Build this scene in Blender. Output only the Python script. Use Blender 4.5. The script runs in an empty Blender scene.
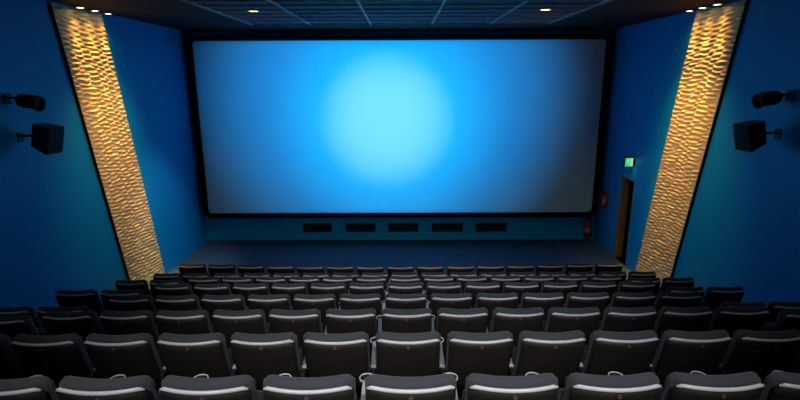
import bpy, bmesh, math, random
from mathutils import Vector, Matrix, noise
random.seed(7)
C = bpy.context.scene.collection
R = math.radians

# ------------------------------------------------------------------ materials
def mat(name, col, rough=.6, spec=.5, metal=0., emit=None, estr=0., noise_amt=0., nscale=40., bump=0., bscale=200.,
        sheen=0., tint=None):
    m = bpy.data.materials.new(name); m.use_nodes = True
    nt = m.node_tree; b = nt.nodes['Principled BSDF']
    b.inputs['Base Color'].default_value = (*col, 1); b.inputs['Roughness'].default_value = rough
    b.inputs['Metallic'].default_value = metal; b.inputs['Specular IOR Level'].default_value = spec
    if sheen: b.inputs['Sheen Weight'].default_value = sheen
    if emit:
        b.inputs['Emission Color'].default_value = (*emit, 1); b.inputs['Emission Strength'].default_value = estr
    if noise_amt or bump:
        tc = nt.nodes.new('ShaderNodeTexCoord')
    if noise_amt:
        n = nt.nodes.new('ShaderNodeTexNoise'); n.inputs['Scale'].default_value = nscale; n.inputs['Detail'].default_value = 5
        r = nt.nodes.new('ShaderNodeMix'); r.data_type = 'RGBA'
        t2 = tint or tuple(min(1, c*(1+noise_amt)) for c in col)
        r.inputs[6].default_value = (*[c*(1-noise_amt) for c in col], 1); r.inputs[7].default_value = (*t2, 1)
        nt.links.new(tc.outputs['Object'], n.inputs['Vector']); nt.links.new(n.outputs['Fac'], r.inputs[0])
        nt.links.new(r.outputs[2], b.inputs['Base Color'])
    if bump:
        n = nt.nodes.new('ShaderNodeTexNoise'); n.inputs['Scale'].default_value = bscale; n.inputs['Detail'].default_value = 3
        bp = nt.nodes.new('ShaderNodeBump'); bp.inputs['Strength'].default_value = bump; bp.inputs['Distance'].default_value = .01
        nt.links.new(tc.outputs['Object'], n.inputs['Vector']); nt.links.new(n.outputs['Fac'], bp.inputs['Height'])
        nt.links.new(bp.outputs[0], b.inputs['Normal'])
    return m

M = dict(
    wall=mat('blue_wall_paint', (.0010, .28, .66), .45, .35, noise_amt=.06, nscale=3, bump=.05, bscale=120),
    backwall=mat('dark_stage_fabric', (.012, .42, .72), .8, .1, noise_amt=.2, nscale=30, bump=.2, bscale=300),
    rear=mat('rear_wall_paint', (.03, .04, .06), .9, .1),
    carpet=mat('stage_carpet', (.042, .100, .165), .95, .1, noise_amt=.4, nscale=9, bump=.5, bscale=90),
    tier=mat('tier_carpet', (.022, .022, .025), .95, .1, noise_amt=.3, nscale=60, bump=.4, bscale=150),
    ceil=mat('ceiling_tile', (.060, .11, .175), .8, .2, noise_amt=.12, nscale=8),
    soffit=mat('soffit_paint', (.020, .017, .017), .8, .2, noise_amt=.1, nscale=6),
    rail=mat('ceiling_rail_metal', (.42, .44, .46), .5, .4),
    screen=mat('screen_cloth', (.46, .83, .88), .85, .1, bump=.02, bscale=400),
    velvet=mat('black_velvet', (.004, .004, .006), .9, .1),
    black=mat('black_plastic', (.010, .010, .012), .45, .4),
    blackm=mat('black_powder_coat', (.014, .014, .016), .5, .4, bump=.05),
    grille=mat('speaker_grille_cloth', (.020, .022, .026), .7, .3, bump=.3, bscale=500),
    vent=mat('vent_metal', (.022, .034, .05), .6, .3),
    shell=mat('seat_shell_plastic', (.023, .0175, .0165), .5, .35, noise_amt=.35, nscale=7, bump=.06, bscale=40),
    fabric=mat('seat_fabric', (.060, .062, .072), .88, .2, noise_amt=.25, nscale=90, bump=.25, bscale=320, sheen=.15),
    strip=mat('seat_trim_plastic', (.68, .68, .70), .30, .6),
    arm=mat('armrest_plastic', (.58, .58, .60), .5, .4),
    stand=mat('seat_stand_steel', (.02, .02, .022), .5, .4),
    badge=mat('seat_badge', (.15, .06, .055), .5, .4),
    white=mat('downlight_ring_paint', (.25, .22, .20), .5, .3),
    lens=mat('downlight_lens', (1, .8, .5), .4, .3, emit=(1, .62, .25), estr=9),
    lens2=mat('spot_lens', (1, .8, .6), .4, .3, emit=(1, .74, .42), estr=10),
    gold=mat('carved_panel_paint', (.76, .55, .235), .5, .4, noise_amt=.06, nscale=12),
    red=mat('extinguisher_red', (.42, .012, .016), .35, .5),
    signred=mat('sign_red', (.24, .008, .014), .5, .3),
    signwhite=mat('sign_white', (.40, .40, .42), .5, .3),
    green=mat('exit_sign_green', (.01, .35, .14), .4, .3, emit=(.02, .75, .28), estr=.75),
    exitwhite=mat('exit_sign_white', (.8, .9, .85), .4, .3, emit=(.55, 1, .75), estr=.55),
    glass=mat('dark_lens_glass', (.01, .01, .014), .08, .8),
    wood=mat('door_wood', (.34, .20, .10), .5, .4, noise_amt=.2, nscale=5),
    steel=mat('brushed_steel', (.5, .5, .5), .35, .5, metal=1),
    step=mat('aisle_step_carpet', (.022, .022, .025), .95, .1, noise_amt=.3, nscale=60),
)

# ------------------------------------------------------------------ mesh helpers
def obj(name, bm, m, parent=None, smooth=False):
    bmesh.ops.recalc_face_normals(bm, faces=bm.faces)
    me = bpy.data.meshes.new(name); bm.to_mesh(me); bm.free()
    if smooth:
        for p in me.polygons: p.use_smooth = True
    o = bpy.data.objects.new(name, me); C.objects.link(o); me.materials.append(M[m])
    if parent: o.parent = parent
    return o
def bx(bm, c, s, bevel=0, seg=2, rot=None):
    t = bmesh.new(); bmesh.ops.create_cube(t, size=1); bmesh.ops.scale(t, vec=s, verts=t.verts)
    if bevel: bmesh.ops.bevel(t, geom=t.edges[:], offset=bevel, segments=seg, profile=.5, affect='EDGES')
    if rot is not None: bmesh.ops.transform(t, matrix=rot, verts=t.verts)
    bmesh.ops.translate(t, vec=c, verts=t.verts)
    me = bpy.data.meshes.new('t'); t.to_mesh(me); t.free(); bm.from_mesh(me); bpy.data.meshes.remove(me)
def box(name, x0, x1, y0, y1, z0, z1, m, parent=None, bevel=0):
    bm = bmesh.new(); bx(bm, ((x0+x1)/2, (y0+y1)/2, (z0+z1)/2), (x1-x0, y1-y0, z1-z0), bevel)
    return obj(name, bm, m, parent)
def cyl(bm, p0, p1, r0, r1=None, n=24, caps=True):
    r1 = r0 if r1 is None else r1
    p0, p1 = Vector(p0), Vector(p1); d = p1-p0
    t = bmesh.new(); bmesh.ops.create_cone(t, cap_ends=caps, segments=n, radius1=r0, radius2=r1, depth=d.length)
    bmesh.ops.transform(t, matrix=Matrix.Translation((p0+p1)/2) @ d.to_track_quat('Z', 'Y').to_matrix().to_4x4(), verts=t.verts)
    me = bpy.data.meshes.new('t'); t.to_mesh(me); t.free(); bm.from_mesh(me); bpy.data.meshes.remove(me)
def lathe(bm, prof, n=28, mtx=None):
    vs = []
    t = bmesh.new()
    for r, z in prof:
        vs.append([t.verts.new((r*math.cos(2*math.pi*i/n), r*math.sin(2*math.pi*i/n), z)) for i in range(n)])
    for a, b in zip(vs, vs[1:]):
        for i in range(n): t.faces.new((a[i], a[(i+1) % n], b[(i+1) % n], b[i]))
    t.faces.new(vs[0]); t.faces.new(vs[-1])
    if mtx is not None: bmesh.ops.transform(t, matrix=mtx, verts=t.verts)
    me = bpy.data.meshes.new('t'); t.to_mesh(me); t.free(); bm.from_mesh(me); bpy.data.meshes.remove(me)
def sweep(bm, rings, close_ring=True, caps=True):
    vs = [[bm.verts.new(p) for p in r] for r in rings]
    n = len(vs[0])
    for a, b in zip(vs, vs[1:]):
        for i in range(n if close_ring else n-1):
            bm.faces.new((a[i], a[(i+1) % n], b[(i+1) % n], b[i]))
    if caps and close_ring:
        bm.faces.new(vs[0]); bm.faces.new(vs[-1][::-1])
def prism(bm, pts, d):
    """closed outline pts (3D, planar) pushed along vector d"""
    a = [bm.verts.new(p) for p in pts]; b = [bm.verts.new(Vector(p)+Vector(d)) for p in pts]
    bm.faces.new(a); bm.faces.new(b[::-1]); n = len(a)
    for i in range(n): bm.faces.new((a[i], b[i], b[(i+1) % n], a[(i+1) % n]))
def thing(name, label, cat, loc=(0, 0, 0), rotz=0, group=None):
    o = bpy.data.objects.new(name, None); C.objects.link(o); o.empty_display_size = .1
    o.location = loc; o.rotation_euler = (0, 0, rotz); o['label'] = label; o['category'] = cat
    if group: o['group'] = group
    return o
def struct(o):
    o['kind'] = 'structure'; return o
def light(name, kind, loc, target, power, col, parent=None, **kw):
    l = bpy.data.lights.new(name, kind); l.energy = power; l.color = col
    for k, v in kw.items(): setattr(l, k, v)
    o = bpy.data.objects.new(name, l); C.objects.link(o)
    d = Vector(target)-Vector(loc)
    q = d.to_track_quat('-Z', 'Y')
    if parent:
        o.parent = parent; o.location = Vector(loc)-parent.location
    else: o.location = loc
    o.rotation_euler = q.to_euler()
    return o

# ------------------------------------------------------------------ room measurements (metres)
XL, XR = -5.92, 5.80          # side walls
YB, YF = -1.5, 14.40          # rear wall, wall behind the screen
ZC = 6.04                     # ceiling
EYE = 4.75
PITCH = 1.07
TIER = [0, .276, .642, .978, 1.290, 1.612, 1.934, 2.256, 2.58, 2.90]
ROW_Y = [9.87 - PITCH*i for i in range(8)]

# floor: flat stage floor and seven carpeted tiers rising to the rear, one stepped body
pts = [(YF+.3, 0)]
for i in range(1, 10):
    yr = 9.93 - PITCH*(i-1) - .30
    if i == 9: yr = .98
    pts += [(yr, TIER[i-1]), (yr, TIER[i])]
pts += [(YB-.9, TIER[9]), (YB-.9, -.3), (YF+.3, -.3)]
bm = bmesh.new(); prism(bm, [(XL-.3, y, z) for y, z in pts], (XR-XL+.6, 0, 0))
fl = struct(obj('floor', bm, 'tier'))
bm = bmesh.new(); bx(bm, ((XL+XR)/2, (9.66+YF)/2, .004), (XR-XL, YF-9.66, .012))
struct(obj('floor_carpet', bm, 'carpet'))
# half steps in the two side aisles
for sx, nm in ((XL, 'left'), (XR, 'right')):
    bm = bmesh.new()
    for i in range(1, 8):
        yr = 9.93 - PITCH*(i-1) - .30
        w = .84
        bx(bm, (sx + (w/2 if sx < 0 else -w/2), yr+.14, TIER[i-1]+.08), (w, .28, .16))
    struct(obj('trim_steps_'+nm, bm, 'step'))

struct(box('wall_left', XL-.2, XL, YB-.9, YF+.3, -.3, ZC+.3, 'wall'))
# right wall with the doorway
DY0, DY1, DZ = 12.18, 12.93, 2.27
bm = bmesh.new()
for (y0, y1, z0, z1) in ((YB-.9, DY0, -.3, ZC+.3), (DY1, YF+.3, -.3, ZC+.3), (DY0, DY1, DZ, ZC+.3), (DY0, DY1, -.3, 0)):
    bx(bm, (XR+.1, (y0+y1)/2, (z0+z1)/2), (.2, y1-y0, z1-z0))
struct(obj('wall_right', bm, 'wall'))
struct(box('wall_front', XL-.2, XR+.2, YF, YF+.2, -.3, ZC+.3, 'backwall'))
# corridor pocket behind the doorway
bm = bmesh.new()
bx(bm, (XR+1.45, 12.55, 1.3), (.1, 2.2, 3.0)); bx(bm, (XR+.8, 11.5, 1.3), (1.4, .1, 3.0)); bx(bm, (XR+.8, 13.6, 1.3), (1.4, .1, 3.0))
bx(bm, (XR+.8, 12.55, 2.75), (1.4, 2.2, .1)); bx(bm, (XR+.8, 12.55, -.05), (1.4, 2.2, .1))
struct(obj('wall_corridor', bm, 'rear'))

# ceiling: tiled middle field, smooth darker soffits at the sides and above the screen
struct(box('ceiling', XL-.2, XR+.2, YB-.9, YF+.3, ZC+.04, ZC+.3, 'ceil'))
FX0, FX1, FY1 = -3.66, 3.60, 12.85
bm = bmesh.new()
for (x0, x1, y0, y1) in ((XL, FX0, YB, YF), (FX1, XR, YB, YF), (FX0, FX1, FY1, YF)):
    bx(bm, ((x0+x1)/2, (y0+y1)/2, ZC+.03), (x1-x0, y1-y0, .04))
struct(obj('ceiling_soffit', bm, 'soffit'))
bm = bmesh.new()
for x, w in ((FX0, .022), (-2.23, .030), (-.745, .036), (.745, .036), (2.17, .030), (FX1, .022)):
    bx(bm, (x, (YB+FY1)/2, ZC+.022), (w, FY1-YB, .044))
y = FY1 - .05
while y > YB:
    bx(bm, ((FX0+FX1)/2, y, ZC+.030), (FX1-FX0, .026, .030)); y -= .615
struct(obj('ceiling_grid', bm, 'rail'))

# rear wall with the projection port
PJ = Vector((-.15, -1.80, 5.30))               # lamp position in the booth
SX0, SX1, SZ0, SZ1, SY = -5.69, 5.56, .93, 5.775, 14.15
k = (YB-PJ.y)/(SY-PJ.y)
def port(x, z): return PJ.x+(x-PJ.x)*k, PJ.z+(z-PJ.z)*k
(px0, pz0), (px1, pz1) = port(SX0-.02, SZ0-.02), port(SX1+.02, SZ1+.02)
bm = bmesh.new()
T = .012
for (x0, x1, z0, z1) in ((XL-.2, px0, -.3, ZC+.3), (px1, XR+.2, -.3, ZC+.3), (px0, px1, -.3, pz0), (px0, px1, pz1, ZC+.3)):
    bx(bm, ((x0+x1)/2, YB-T/2, (z0+z1)/2), (x1-x0, T, z1-z0))
struct(obj('wall_back', bm, 'rear'))
struct(box('wall_booth', XL-.2, XR+.2, YB-.9, YB-.8, -.3, ZC+.3, 'rear'))

# ------------------------------------------------------------------ screen
t = thing('cinema_screen', 'huge wide blue-lit cinema screen in a black frame on the front wall', 'screen', (0, SY, SZ0))
def rrect(x0, x1, z0, z1, y, r=.09, n=5):
    out = []
    for cx, cz, a0 in ((x1-r, z1-r, 0), (x0+r, z1-r, 90), (x0+r, z0+r, 180), (x1-r, z0+r, 270)):
        for i in range(n+1):
            a = R(a0+90*i/n); out.append((cx+r*math.cos(a), y, cz+r*math.sin(a)))
    return out
bm = bmesh.new(); prism(bm, rrect(SX0-.03, SX1+.03, -.03, SZ1-SZ0+.03, .0, .03), (0, .03, 0)); obj('screen_surface', bm, 'screen', t)
bm = bmesh.new()
H = SZ1-SZ0
F = .13
sec = [(-.0, -.05), (-.0, .02), (F, .06), (F, -.07), (.05, -.09)]      # (outward, depth) section of the frame
loops = []
base_in = rrect(SX0, SX1, 0, H, 0, .10, 6)
ctr = Vector(((SX0+SX1)/2, 0, H/2))
norms = []
for cx, cz, a0 in ((1, 1, 0), (-1, 1, 90), (-1, -1, 180), (1, -1, 270)):
    for i in range(7): norms.append((math.cos(R(a0+15*i)), math.sin(R(a0+15*i))))
rings = [[(p[0]+n[0]*o_, dy, p[2]+n[1]*o_) for o_, dy in sec] for p, n in zip(base_in, norms)]
rings.append(rings[0])
sweep(bm, rings, caps=False); bmesh.ops.remove_doubles(bm, verts=bm.verts, dist=1e-5)
obj('screen_frame', bm, 'velvet', t)
for x in (-4.5, -1.5, 1.5, 4.5):
    for z in (.5, 4.3):
        bm = bmesh.new(); bx(bm, (x, .145, z), (.12, .21, .12)); obj('wall_mount', bm, 'black', t)

# vents under the screen
for i, (x0, x1) in enumerate(((-2.98, -2.12), (-1.70, -.80), (-.41, .49), (.90, 1.83), (2.22, 3.14))):
    pos = ('leftmost', 'second from left', 'middle', 'second from right', 'rightmost')[i]
    t = thing('air_vent', f'dark louvred air vent under the screen, {pos} of five', 'vent', ((x0+x1)/2, YF, .27), 0, 'air vents under the screen')
    w, h = x1-x0, .27
    bm = bmesh.new()
    for z in (.012, h-.012): bx(bm, (0, -.015, z), (w, .03, .024))
    for x in (-w/2+.012, w/2-.012): bx(bm, (x, -.015, h/2), (.024, .03, h-.048))
    obj('vent_frame', bm, 'vent', t)
    bm = bmesh.new(); bx(bm, (0, -.004, h/2), (w-.05, .008, h-.05)); obj('vent_back', bm, 'black', t)
    bm = bmesh.new()
    for j in range(7): bx(bm, (0, -.016, .042+j*.031), (w-.05, .016, .005), rot=Matrix.Rotation(R(35), 4, 'X'))
    for j in range(1, 4): bx(bm, (-w/2+w*j/4, -.014, h/2), (.010, .014, h-.05))
    obj('louvres', bm, 'vent', t)

# ------------------------------------------------------------------ carved wave panels
def wave_panel(side):
    sx = XL if side < 0 else XR
    n = 'left' if side < 0 else 'right'
    t = thing('wave_panel', f'tall slanted gold-lit panel of carved ripples on the {n} blue wall', 'wall panel', (sx, 10.4, 0), 0, 'carved wave panels')
    top = ZC-.022
    inx = -side            # towards the room
    NZ, NY = 640, 60
    bm = bmesh.new(); vs = []
    seed = 3.1 if side < 0 else 41.7
    for a in range(NZ+1):
        z = .01+(top-.01)*a/NZ; row = []
        yn = 8.87+(6.03-z)*.2115; yf = 10.35+(6.03-z)*.2075
        for b in range(NY+1):
            v = b/NY; y = yn+(yf-yn)*v
            q = y-z*-.21                                   # coordinate across the panel
            n1 = noise.noise(Vector((q*1.7, z*1.3, seed)))*1.9 + noise.noise(Vector((q*6, z*5, seed+9)))*1.1 + noise.noise(Vector((q*3, z*11, seed+13)))*.5
            n2 = noise.noise(Vector((q*1.7, z*1.3, seed+31)))*1.9 + noise.noise(Vector((q*6, z*5, seed+47)))*1.1 + noise.noise(Vector((q*3, z*11, seed+53)))*.5
            kk = 2*math.pi
            s = .5+.25*(math.sin(kk/.081*(z+.15*q)+2.2*n1)+math.sin(kk/.098*(z-.19*q)+2.2*n2))
            s = s**.7
            hgt = .029*s
            e = min(v, 1-v)*NY
            if e < 1: hgt *= .3
            row.append(bm.verts.new((inx*(.022+max(hgt, 0)), y-10.4, z)))
        vs.append(row)
    for a in range(NZ):
        for b in range(NY): bm.faces.new((vs[a][b], vs[a][b+1], vs[a+1][b+1], vs[a+1][b]))
    obj('carved_face', bm, 'gold', t, smooth=True)
    bm = bmesh.new()
    y0n, y0f = 8.87+6.02*.2115, 10.35+6.02*.2075; y1n, y1f = 8.87+.012*.2115, 10.35+.012*.2075
    prism(bm, [(inx*.004, y0n-10.4-.012, .01), (inx*.004, y0f-10.4, .01), (inx*.004, y1f-10.4, top), (inx*.004, y1n-10.4-.012, top)], (inx*.014, 0, 0))
    obj('panel_backing', bm, 'velvet', t)
    bm = bmesh.new()
    prism(bm, [(inx*.004, y0n-10.4-.012, .01), (inx*.004, y0n-10.4+.004, .01), (inx*.004, y1n-10.4+.004, top), (inx*.004, y1n-10.4-.012, top)], (inx*.038, 0, 0))
    obj('edge_strip', bm, 'velvet', t)
wave_panel(-1); wave_panel(1)

# three small warm spots over each panel, two downlights in the tiled field
PANEL_W = 260
def downlight(x, y, r, label, group, z, lens, spot):
    t = thing('downlight', label, 'ceiling light', (x, y, z), 0, group)
    bm = bmesh.new()
    lathe(bm, [(r, .0), (r, -.012), (r*.86, -.020), (r*.80, -.012), (r*.80, 0)]); obj('trim_ring', bm, 'white', t, smooth=False)
    bm = bmesh.new(); cyl(bm, (0, 0, -.010), (0, 0, -.0135), r*.79); obj('lens', bm, lens, t)
    return t
for side, sx, n in ((-1, XL, 'left'), (1, XR, 'right')):
    for j, y in enumerate((9.38, 9.82, 10.25)):
        pos = ('nearest the camera', 'middle one', 'nearest the screen')[j]
        x = sx-side*.22
        t = downlight(x, y, .075, f'small warm ceiling spot above the {n} gold panel, {pos} of three', f'warm spots over the {n} panel', ZC-.02, 'lens2', None)
        for pw, sz, zt in ((18, 100, 3.5), (190, 46, 2.5), (1200, 17, .6)):
            light('panel_spot', 'SPOT', (x, y, ZC-.06), (sx-side*.10, y+(ZC-zt)*.2-(.3 if sz == 46 else 0), zt), pw, (1, .56, .14), t, spot_size=R(sz), spot_blend=1., shadow_soft_size=.03)
for x, n in ((-2.92, 'left'), (2.84, 'right')):
    t = downlight(x, 10.40, .125, f'round warm glowing downlight in the tiled ceiling, {n} of the screen centre', 'downlights in the tiled ceiling', ZC+.038, 'lens', None)
    sd = -1 if x < 0 else 1; sx = XL if x < 0 else XR
    light('panel_wash', 'SPOT', (x, 10.40, ZC+.01), (sx, 10.0, 3.2), 560, (1, .60, .20), t, spot_size=R(54), spot_blend=1., shadow_soft_size=.08)
    light('floor_beam', 'SPOT', (x, 10.40, ZC+.01), (sx, 12.1, .7), 760 if x < 0 else 240, (1, .92, .88) if x < 0 else (1, .72, .5), t, spot_size=R(38), spot_blend=1., shadow_soft_size=.10)
for x, n in ((-1.95, 'left'), (1.95, 'right')):
    t = thing('sprinkler', f'tiny ceiling sprinkler head near the screen, {n} of centre', 'sprinkler', (x, 11.95, ZC+.046), 0, 'ceiling sprinklers')
    bm = bmesh.new(); lathe(bm, [(.04, 0), (.04, -.01), (.015, -.02), (.012, -.06), (.035, -.065), (.035, -.072), (.004, -.075)], 16); obj('head', bm, 'rail', t)
    bm = bmesh.new(); lathe(bm, [(.05, .004), (.05, -.006), (.042, -.010)], 20); obj('ceiling_plate', bm, 'rail', t)

# ------------------------------------------------------------------ wall speakers and stage spots
def tilted(parent, name, loc, rot):
    return None
for side, sx, n in ((-1, XL, 'left'), (1, XR, 'right')):
    inx = -side
    t = thing('wall_speaker', f'black box loudspeaker on a bracket on the {n} blue wall', 'speaker', (sx, 7.72, 3.70), 0, 'wall speakers')
    # tapered cabinet aimed across the hall and down
    yaw = R(93)*(1 if side < 0 else -1)*-1
    m = Matrix.Translation((inx*.40, .02, .18)) @ Matrix.Rotation(yaw, 4, 'Z') @ Matrix.Rotation(R(-14), 4, 'X')
    # local: front faces +y
    bm = bmesh.new()
    fr = [(-.18, .14, -.22), (.18, .14, -.22), (.18, .14, .21), (-.18, .14, .21)]
    bk = [(-.13, -.15, -.15), (.13, -.15, -.15), (.13, -.15, .20), (-.13, -.15, .20)]
    a = [bm.verts.new(p) for p in fr]; b = [bm.verts.new(p) for p in bk]
    bm.faces.new(a); bm.faces.new(b)
    for i in range(4): bm.faces.new((a[i], a[(i+1) % 4], b[(i+1) % 4], b[i]))
    bmesh.ops.bevel(bm, geom=bm.edges[:], offset=.008, segments=2, affect='EDGES')
    bmesh.ops.transform(bm, matrix=m, verts=bm.verts); obj('cabinet', bm, 'blackm', t)
    bm = bmesh.new(); bx(bm, (0, .143, 0), (.33, .012, .40), .004); bmesh.ops.transform(bm, matrix=m, verts=bm.verts); obj('front_grille', bm, 'grille', t)
    bm = bmesh.new()
    bx(bm, (inx*.006, 0, .20), (.012, .12, .16)); bx(bm, (inx*.14, .0, .22), (.26, .04, .04))
    cyl(bm, (inx*.26, 0, .20), (inx*.26, 0, .30), .022)
    obj('wall_bracket', bm, 'blackm', t)

    t = thing('stage_spotlight', f'small black stage spotlight above the speaker on the {n} wall', 'spotlight', (sx, 7.70, 4.31), 0, 'wall stage spotlights')
    d = Vector((inx*.25, .80, -.22)).normalized()
    c = Vector((inx*.26, .02, .12))
    q = d.to_track_quat('Z', 'Y').to_matrix().to_4x4()
    m = Matrix.Translation(c) @ q
    bm = bmesh.new()
    lathe(bm, [(.055, -.20), (.085, -.17), (.09, -.03), (.10, -.02), (.10, .10), (.115, .105), (.115, .15), (.10, .15), (.10, .12)], 24, m)
    obj('lamp_body', bm, 'blackm', t)
    bm = bmesh.new(); lathe(bm, [(.099, .105), (.085, .125), (.04, .138), (.002, .142)], 24, m); obj('lens', bm, 'glass', t, smooth=True)
    bm = bmesh.new()
    for j in range(5): lathe(bm, [(.088, -.15+j*.024), (.10, -.145+j*.024), (.10, -.140+j*.024), (.088, -.135+j*.024)], 24, m)
    obj('cooling_fins', bm, 'blackm', t)
    bm = bmesh.new()
    for s in (-1, 1): bx(bm, (s*.118, .0, -.01), (.012, .20, .03))
    bx(bm, (0, .105, -.01), (.248, .012, .03))
    bmesh.ops.transform(bm, matrix=Matrix.Translation(c) @ d.to_track_quat('Z', 'Y').to_matrix().to_4x4(), verts=bm.verts)
    obj('yoke', bm, 'blackm', t)
    bm = bmesh.new()
    bx(bm, (inx*.008, -.10, .18), (.016, .14, .16)); bx(bm, (inx*.13, -.10, .19), (.24, .035, .035)); cyl(bm, (inx*.25, -.10, .19), (inx*.26, .0, .23), .016)
    obj('wall_arm', bm, 'blackm', t)

# ------------------------------------------------------------------ doorway, exit sign, fire equipment
d1 = struct(thing('door_1', 'dark open doorway with a tan wooden jamb in the right wall', 'door', (XR, DY1, 0)))
bm = bmesh.new()
bx(bm, (.105, -.02, DZ/2), (.20, .04, DZ)); bx(bm, (.105, DY0-DY1+.02, DZ/2), (.20, .04, DZ)); bx(bm, (.105, (DY0-DY1)/2, DZ-.02), (.20, DY1-DY0-.08, .04))
obj('door_frame', bm, 'wood', d1)
bm = bmesh.new(); bx(bm, (.62, -.065, 1.11), (.80, .04, 2.20), .003); obj('door_leaf', bm, 'black', d1)
bm = bmesh.new(); cyl(bm, (.92, -.085, 1.05), (.92, -.13, 1.05), .012); cyl(bm, (.92, -.13, 1.05), (.81, -.13, 1.05), .010); obj('door_handle', bm, 'steel', d1)

t = thing('exit_sign', 'glowing green emergency exit sign above the doorway', 'sign', (XR, 12.35, 2.58))
bm = bmesh.new(); bx(bm, (-.13, .0, .14), (.215, .08, .27), .008); obj('sign_housing', bm, 'blackm', t)
bm = bmesh.new(); bx(bm, (-.008, 0, .14), (.016, .16, .16)); obj('wall_plate', bm, 'blackm', t)
bm = bmesh.new(); bx(bm, (-.13, -.043, .13), (.195, .008, .215)); obj('sign_face', bm, 'green', t)
bm = bmesh.new()   # running figure leaving through a white doorway
def P(u, v): return (-.13+u*.83, -.0475, .13+v)
def poly(pts): prism(bm, [P(u, v) for u, v in pts], (0, -.002, 0))
poly([(.035, -.095), (.105, -.095), (.105, .095), (.035, .095)])
poly([(-.035+.019*math.cos(a*.5236), .070+.019*math.sin(a*.5236)) for a in range(12)])
poly([(-.055, .045), (-.02, .050), (-.010, -.005), (-.042, -.012)])
poly([(-.025, .045), (.015, .020), (.025, .032), (-.018, .055)])
poly([(-.055, .045), (-.085, .012), (-.075, .004), (-.045, .030)])
poly([(-.015, -.008), (.018, -.045), (.012, -.088), (-.002, -.088), (.002, -.050), (-.032, -.012)])
poly([(-.042, -.012), (-.050, -.055), (-.092, -.070), (-.092, -.056), (-.062, -.044), (-.058, -.010)])
obj('running_figure', bm, 'exitwhite', t)
light('exit_glow', 'AREA', (XR-.15, 12.28, 2.60), (XR-.15, 12.26, 1.5), .35, (.1, 1, .5), t, size=.2)

t = thing('fire_extinguisher', 'red fire extinguisher hung low in the right front corner under the screen', 'fire extinguisher', (5.53, YF, .11), R(90))
cx = -.13
bm = bmesh.new(); lathe(bm, [(.02, 0), (.082, .004), (.09, .02), (.09, .40), (.082, .45), (.05, .49), (.028, .51), (.028, .53)], 28, Matrix.Translation((cx, 0, 0))); obj('cylinder', bm, 'red', t, smooth=True)
bm = bmesh.new(); lathe(bm, [(.03, .53), (.034, .535), (.034, .57), (.02, .58)], 16, Matrix.Translation((cx, 0, 0)))
bx(bm, (cx-.02, -.05, .60), (.02, .14, .012)); bx(bm, (cx-.02, -.05, .63), (.02, .15, .010), rot=Matrix.Rotation(R(-8), 4, 'X'))
obj('valve_handle', bm, 'black', t)
bm = bmesh.new()
hp = [Vector((cx+.02, -.04, .56)), Vector((cx+.03, -.12, .53)), Vector((cx+.03, -.14, .40)), Vector((cx+.02, -.125, .22)), Vector((cx, -.115, .10))]
for a, b in zip(hp, hp[1:]): cyl(bm, a, b, .011, n=10)
cyl(bm, hp[-1], hp[-1]+Vector((0, -.004, -.07)), .016, .024, n=12)
obj('hose', bm, 'black', t)
bm = bmesh.new(); lathe(bm, [(.0915, .18), (.0915, .31)], 28, Matrix.Translation((cx, 0, 0))); obj('instruction_band', bm, 'signwhite', t)
bm = bmesh.new(); bx(bm, (-.012, 0, .30), (.024, .10, .30)); bx(bm, (-.03, 0, .42), (.04, .05, .03)); obj('wall_hook', bm, 'steel', t)

t = thing('fire_sign', 'red projecting fire sign on the blue wall left of the doorway', 'sign', (XR, 13.78, 1.20))
bm = bmesh.new(); prism(bm, [(-.004, -.17, 0), (-.17, -.012, 0), (-.17, .012, 0), (-.004, .17, 0)], (0, 0, .40)); obj('sign_body', bm, 'signred', t)
bm = bmesh.new()   # white extinguisher shape on the face towards the seats
e0, e1 = Vector((-.17, -.012, 0)), Vector((-.004, -.17, 0)); u = (e1-e0).normalized(); nn = Vector((u.y, -u.x, 0)); 
if nn.y > 0: nn = -nn
L = (e1-e0).length
def S(a, z): return e0+u*(L*.5+a)+nn*.002+Vector((0, 0, z))
for pts in ([(-.045, .08), (.03, .08), (.03, .23), (.012, .26), (-.027, .26), (-.045, .23)], [(-.02, .27), (.005, .27), (.005, .30), (-.02, .30)],
            [(-.01, .31), (.06, .325), (.06, .34), (-.02, .325)], [(.05, .30), (.065, .30), (.065, .17), (.05, .17)]):
    prism(bm, [S(a, z) for a, z in pts], nn*.003)
obj('sign_symbol', bm, 'signwhite', t)

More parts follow.
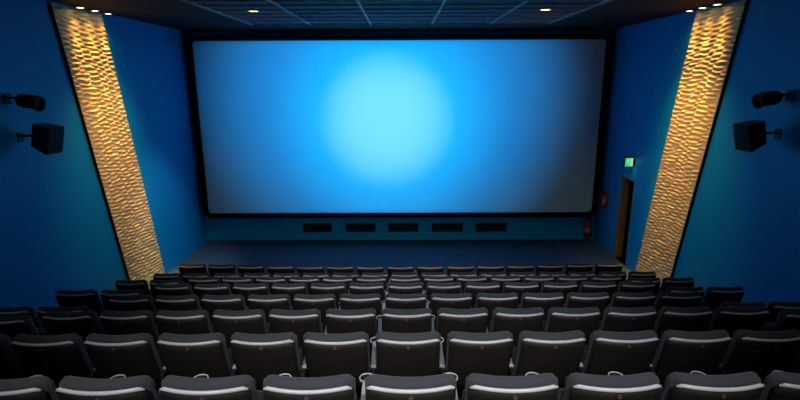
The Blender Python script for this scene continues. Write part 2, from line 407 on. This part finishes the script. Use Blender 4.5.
# ------------------------------------------------------------------ cinema chairs
S0 = .56
def build_chair(W):
    """parts of one chair, origin on the floor under the rear of the backrest; faces +y. Returns list of (name, mesh, children)"""
    hw = W/2; NU = 18; CUR = .040
    def yr(z): return .185*max(0, (.90-z)/.54)**1.6
    def pc(u): return -CUR*(1-u*u)
    out = []
    t = bpy.data.objects.new('tmp', None)
    # shell
    bm = bmesh.new(); rings = []
    for i in range(NU+1):
        u = -1+2*i/NU; x = u*(hw-.006); r = []
        zt = .866+.004*u*u-.018*max(0, (abs(u)-.86)/.14)**2
        zb = .34+.05*abs(u)**4
        zs = [zb+(zt-zb)*j/9 for j in range(10)]
        for z in zs: r.append((x, yr(z)+pc(u)+.010*abs(u)**6, z))
        for z in zs[::-1]: r.append((x, yr(z)+pc(u)+.016, z))
        rings.append(r)
    sweep(bm, rings); out.append(('back_shell', bm, 'shell', True))
    # cushion wrapping over the top
    bm = bmesh.new(); rings = []
    NU2 = 22
    for i in range(NU2+1):
        u = -1+2*i/NU2; u = math.copysign(1-(1-abs(u))**1.35, u)
        x = u*hw; f = max(.30, (1-abs(u)**9))**.5; r = []
        zt = .875+.010*u*u-.022*max(0, (abs(u)-.84)/.16)**2
        ht = .040*f; zs = [.40+(zt-.40)*j/8 for j in range(9)]
        for z in zs: r.append((x, yr(z)+pc(u)+.060-ht+.004, z))
        for a in range(1, 8):
            th = math.pi*a/8; r.append((x, yr(zt)+pc(u)+.064-ht*math.cos(th), zt+ht*.92*math.sin(th)))
        for z in zs[::-1]: r.append((x, yr(z)+pc(u)+.064+ht*(1+.25*math.sin((z-.4)/.5*math.pi)), z))
        rings.append(r)
    sweep(bm, rings); out.append(('back_cushion', bm, 'fabric', True))
    # glossy lip along the top of the shell
    bm = bmesh.new(); rings = []
    for i in range(NU+1):
        u = -1+2*i/NU; x = u*(hw-.012); e = 1 if abs(u) < .99 else .5
        zc = .870+.006*u*u-.010*max(0, (abs(u)-.86)/.14)**2; yc = yr(.872)+pc(u)+.002
        rings.append([(x, yc+.011*e*math.cos(2*math.pi*a/10), zc+.0125*e*math.sin(2*math.pi*a/10)) for a in range(10)])
    sweep(bm, rings); out.append(('trim_strip', bm, 'strip', True))
    bm = bmesh.new(); y0 = yr(.830)+pc(0)
    cyl(bm, (0, y0+.004, .830), (0, y0-.005, .830), .0135, n=14); out.append(('number_badge', bm, 'badge', False))
    # seat folded up
    bm = bmesh.new(); bx(bm, (0, .325, .435), (W-.035, .10, .37), .032, 4, Matrix.Rotation(R(4), 4, 'X')); out.append(('seat_cushion', bm, 'fabric', True))
    bm = bmesh.new(); bx(bm, (0, .382, .435), (W-.06, .018, .34), .008, 2, Matrix.Rotation(R(4), 4, 'X')); out.append(('seat_pan', bm, 'shell', False))
    return out
def arm_parts(x):
    bm = bmesh.new(); ring = []
    # tray shaped arm: tapered bar
    n = 10; rings = []
    for i in range(n+1):
        y = .15+.40*i/n; w = .021+.004*i/n; z = .560+.010*math.sin(math.pi*i/n)
        rings.append([(x-w, y, z-.03), (x+w, y, z-.03), (x+w, y, z-.006), (x+w*.7, y, z), (x-w*.7, y, z), (x-w, y, z-.006)])
    sweep(bm, rings)
    arm = bm
    bm = bmesh.new()
    N = 24
    def tub(bm, prof):
        vs = [[bm.verts.new((x+r*math.cos(2*math.pi*i/N), .598+r*math.sin(2*math.pi*i/N), .540+z)) for i in range(N)] for r, z in prof]
        vs.append(vs[0])
        for a, b in zip(vs, vs[1:]):
            for i in range(N): bm.faces.new((a[i], a[(i+1) % N], b[(i+1) % N], b[i]))
    tub(bm, [(.044, -.004), (.0455, .004), (.049, .006), (.0525, .004), (.053, -.006), (.048, -.012)])
    cup = bm
    bm = bmesh.new(); tub(bm, [(.043, .0), (.0475, -.002), (.042, -.075), (.004, -.078), (.004, -.072), (.038, -.070)]); liner = bm
    bm = bmesh.new(); bx(bm, (x, .32, .265), (.034, .26, .52), .006); bx(bm, (x, .32, .012), (.05, .40, .02), .004); bx(bm, (x, .13, .50), (.032, .12, .09), .008)
    return arm, cup, liner, bm
def proto(W, S):
    t = bpy.data.objects.new('cinema_chair', None)
    res = [t, []]
    for n, bm, m, sm in build_chair(W): res[1].append((obj(n, bm, m, None, sm), None))
    for x in (-S/2, S/2):
        a, c, l, s = arm_parts(x)
        ao = obj('armrest', a, 'arm', None, True); co = obj('cup_holder', c, 'arm', None, True); lo = obj('cup_liner', l, 'black', None, True); so = obj('stand', s, 'stand', None)
        res[1].append((ao, (co, lo))); res[1].append((so, None))
    return res
PROTO = proto(.503, S0); PROTO_FRONT = proto(.57, .637)
ORD = ['', 'first', 'second', 'third', 'fourth', 'fifth', 'sixth', 'seventh', 'eighth']
ROWN = ['front row', 'second row from the screen', 'third row from the screen', 'fourth row from the screen',
        'fourth row from the viewer', 'third row from the viewer', 'second row from the viewer', 'row nearest the viewer']
def place(pr, loc, rz, label, group, last):
    t = thing('cinema_chair', label, 'chair', loc, rz, group)
    kids = pr[1]
    for idx, (o, sub) in enumerate(kids):
        if idx >= len(kids)-2 and not last: continue
        c = o.copy(); C.objects.link(c); c.parent = t
        if sub:
            for q in sub: s = q.copy(); C.objects.link(s); s.parent = c
    return t
for r in range(8):
    S, x0 = (.637, -.04) if r == 0 else (S0, .045)
    kmax = (7, 8, 8, 8, 8, 7, 6, 4)[r]
    skew = (0, .003, .004, .006, .009, .010, .007, .007)[r]          # rows stand a touch skew
    for k in range(-kmax, kmax+1):
        x = k*S; out = max(0, abs(k)-6) if r else 0                # the outer two seats of each side stand a little back
        wide = r in (3, 4) and out > 0 and k < 0
        back = (0, .0, .12, .20, .29, .08, 0, 0)[r] if out else 0
        dy = skew*x-back+(0 if r else .10*(x/4.5)**2); th = skew
        if wide: x = -(6.5*S0+.035+(out-.5)*.637)
        elif out: x += math.copysign(.035, k)
        loc = (x0+x, ROW_Y[r]+dy, TIER[r] + (.012 if r == 0 else 0))
        side = 'left' if k < 0 else 'right'
        if k == 0: pos = 'the middle seat'
        elif abs(k) == kmax and r < 5: pos = f'the {side} end seat'
        else: pos = f'{ORD[abs(k)]} {side} of the middle seat'
        place(PROTO_FRONT if r == 0 or wide else PROTO, loc, th, f'dark cinema chair, {pos}, {ROWN[r]}', 'cinema chairs, '+ROWN[r], k == kmax)
for pr in (PROTO, PROTO_FRONT):
    bpy.data.objects.remove(pr[0])
    for o, sub in pr[1]:
        for q in sub or (): bpy.data.objects.remove(q)
        bpy.data.objects.remove(o)

# ------------------------------------------------------------------ lights
# projector beam through the port: wide blue field and a bright soft centre
aim = Vector((-.40, SY, 3.63))
light('projector_beam', 'SPOT', PJ, aim+Vector((-.05, 0, .75)), 10700, (0, .36, 1), None, spot_size=R(41), spot_blend=1., shadow_soft_size=.003)
light('projector_core', 'SPOT', PJ, aim, 4300, (0, .62, 1), None, spot_size=R(25), spot_blend=1., shadow_soft_size=.003)
light('projector_hot_spot', 'SPOT', PJ, aim, 4000, (1, .78, .04), None, spot_size=R(15), spot_blend=1., shadow_soft_size=.003)
# house lights in the ceiling over the rear seats
for x, pw in ((-1.9, 270), (.12, 200), (1.9, 270)):
    light('seat_spot', 'SPOT', (x, -.3, ZC-.03), (x*.25, 4.4, 2.2), pw*1.35, (.97, .97, 1), None, spot_size=R(51), spot_blend=1., shadow_soft_size=.12)
for x in (-1.7, 1.7):  # added pair of unseen spots, fill light for the rows nearer the screen
    light('seat_spot', 'SPOT', (x, 5.3, ZC-.03), (x*.7, 7.4, 1.5), 110, (.97, .97, 1), None, spot_size=R(72), spot_blend=1., shadow_soft_size=.12)
for x in (-2.3, 2.3):
    light('house_light', 'AREA', (x, 2.2, ZC-.03), (x, 2.201, 0), 8, (.97, .97, 1), None, shape='RECTANGLE', size=.6, size_y=.6)

w = bpy.data.worlds.new('World'); bpy.context.scene.world = w; w.use_nodes = True
w.node_tree.nodes['Background'].inputs[0].default_value = (0, 0, 0, 1)

# ------------------------------------------------------------------ camera
cam = bpy.data.cameras.new('camera'); co = bpy.data.objects.new('camera', cam); C.objects.link(co)
cam.sensor_width = 36; cam.lens = 36*498/800; cam.clip_start = .05
p, yaw, roll = R(13.65), R(.23), R(-.25)
fwd = Vector((-math.sin(yaw)*math.cos(p), math.cos(yaw)*math.cos(p), -math.sin(p)))
q = fwd.to_track_quat('-Z', 'Y')
co.matrix_world = Matrix.Translation((0, 0, EYE)) @ q.to_matrix().to_4x4() @ Matrix.Rotation(roll, 4, 'Z')
sc = bpy.context.scene; sc.camera = co
sc.view_settings.view_transform = 'Standard'; sc.view_settings.look = 'None'; sc.view_settings.exposure = 0; sc.view_settings.gamma = 1
sc.view_settings.use_curve_mapping = False
sc.cycles.max_bounces = 10; sc.cycles.diffuse_bounces = 6; sc.cycles.caustics_reflective = False; sc.cycles.caustics_refractive = False
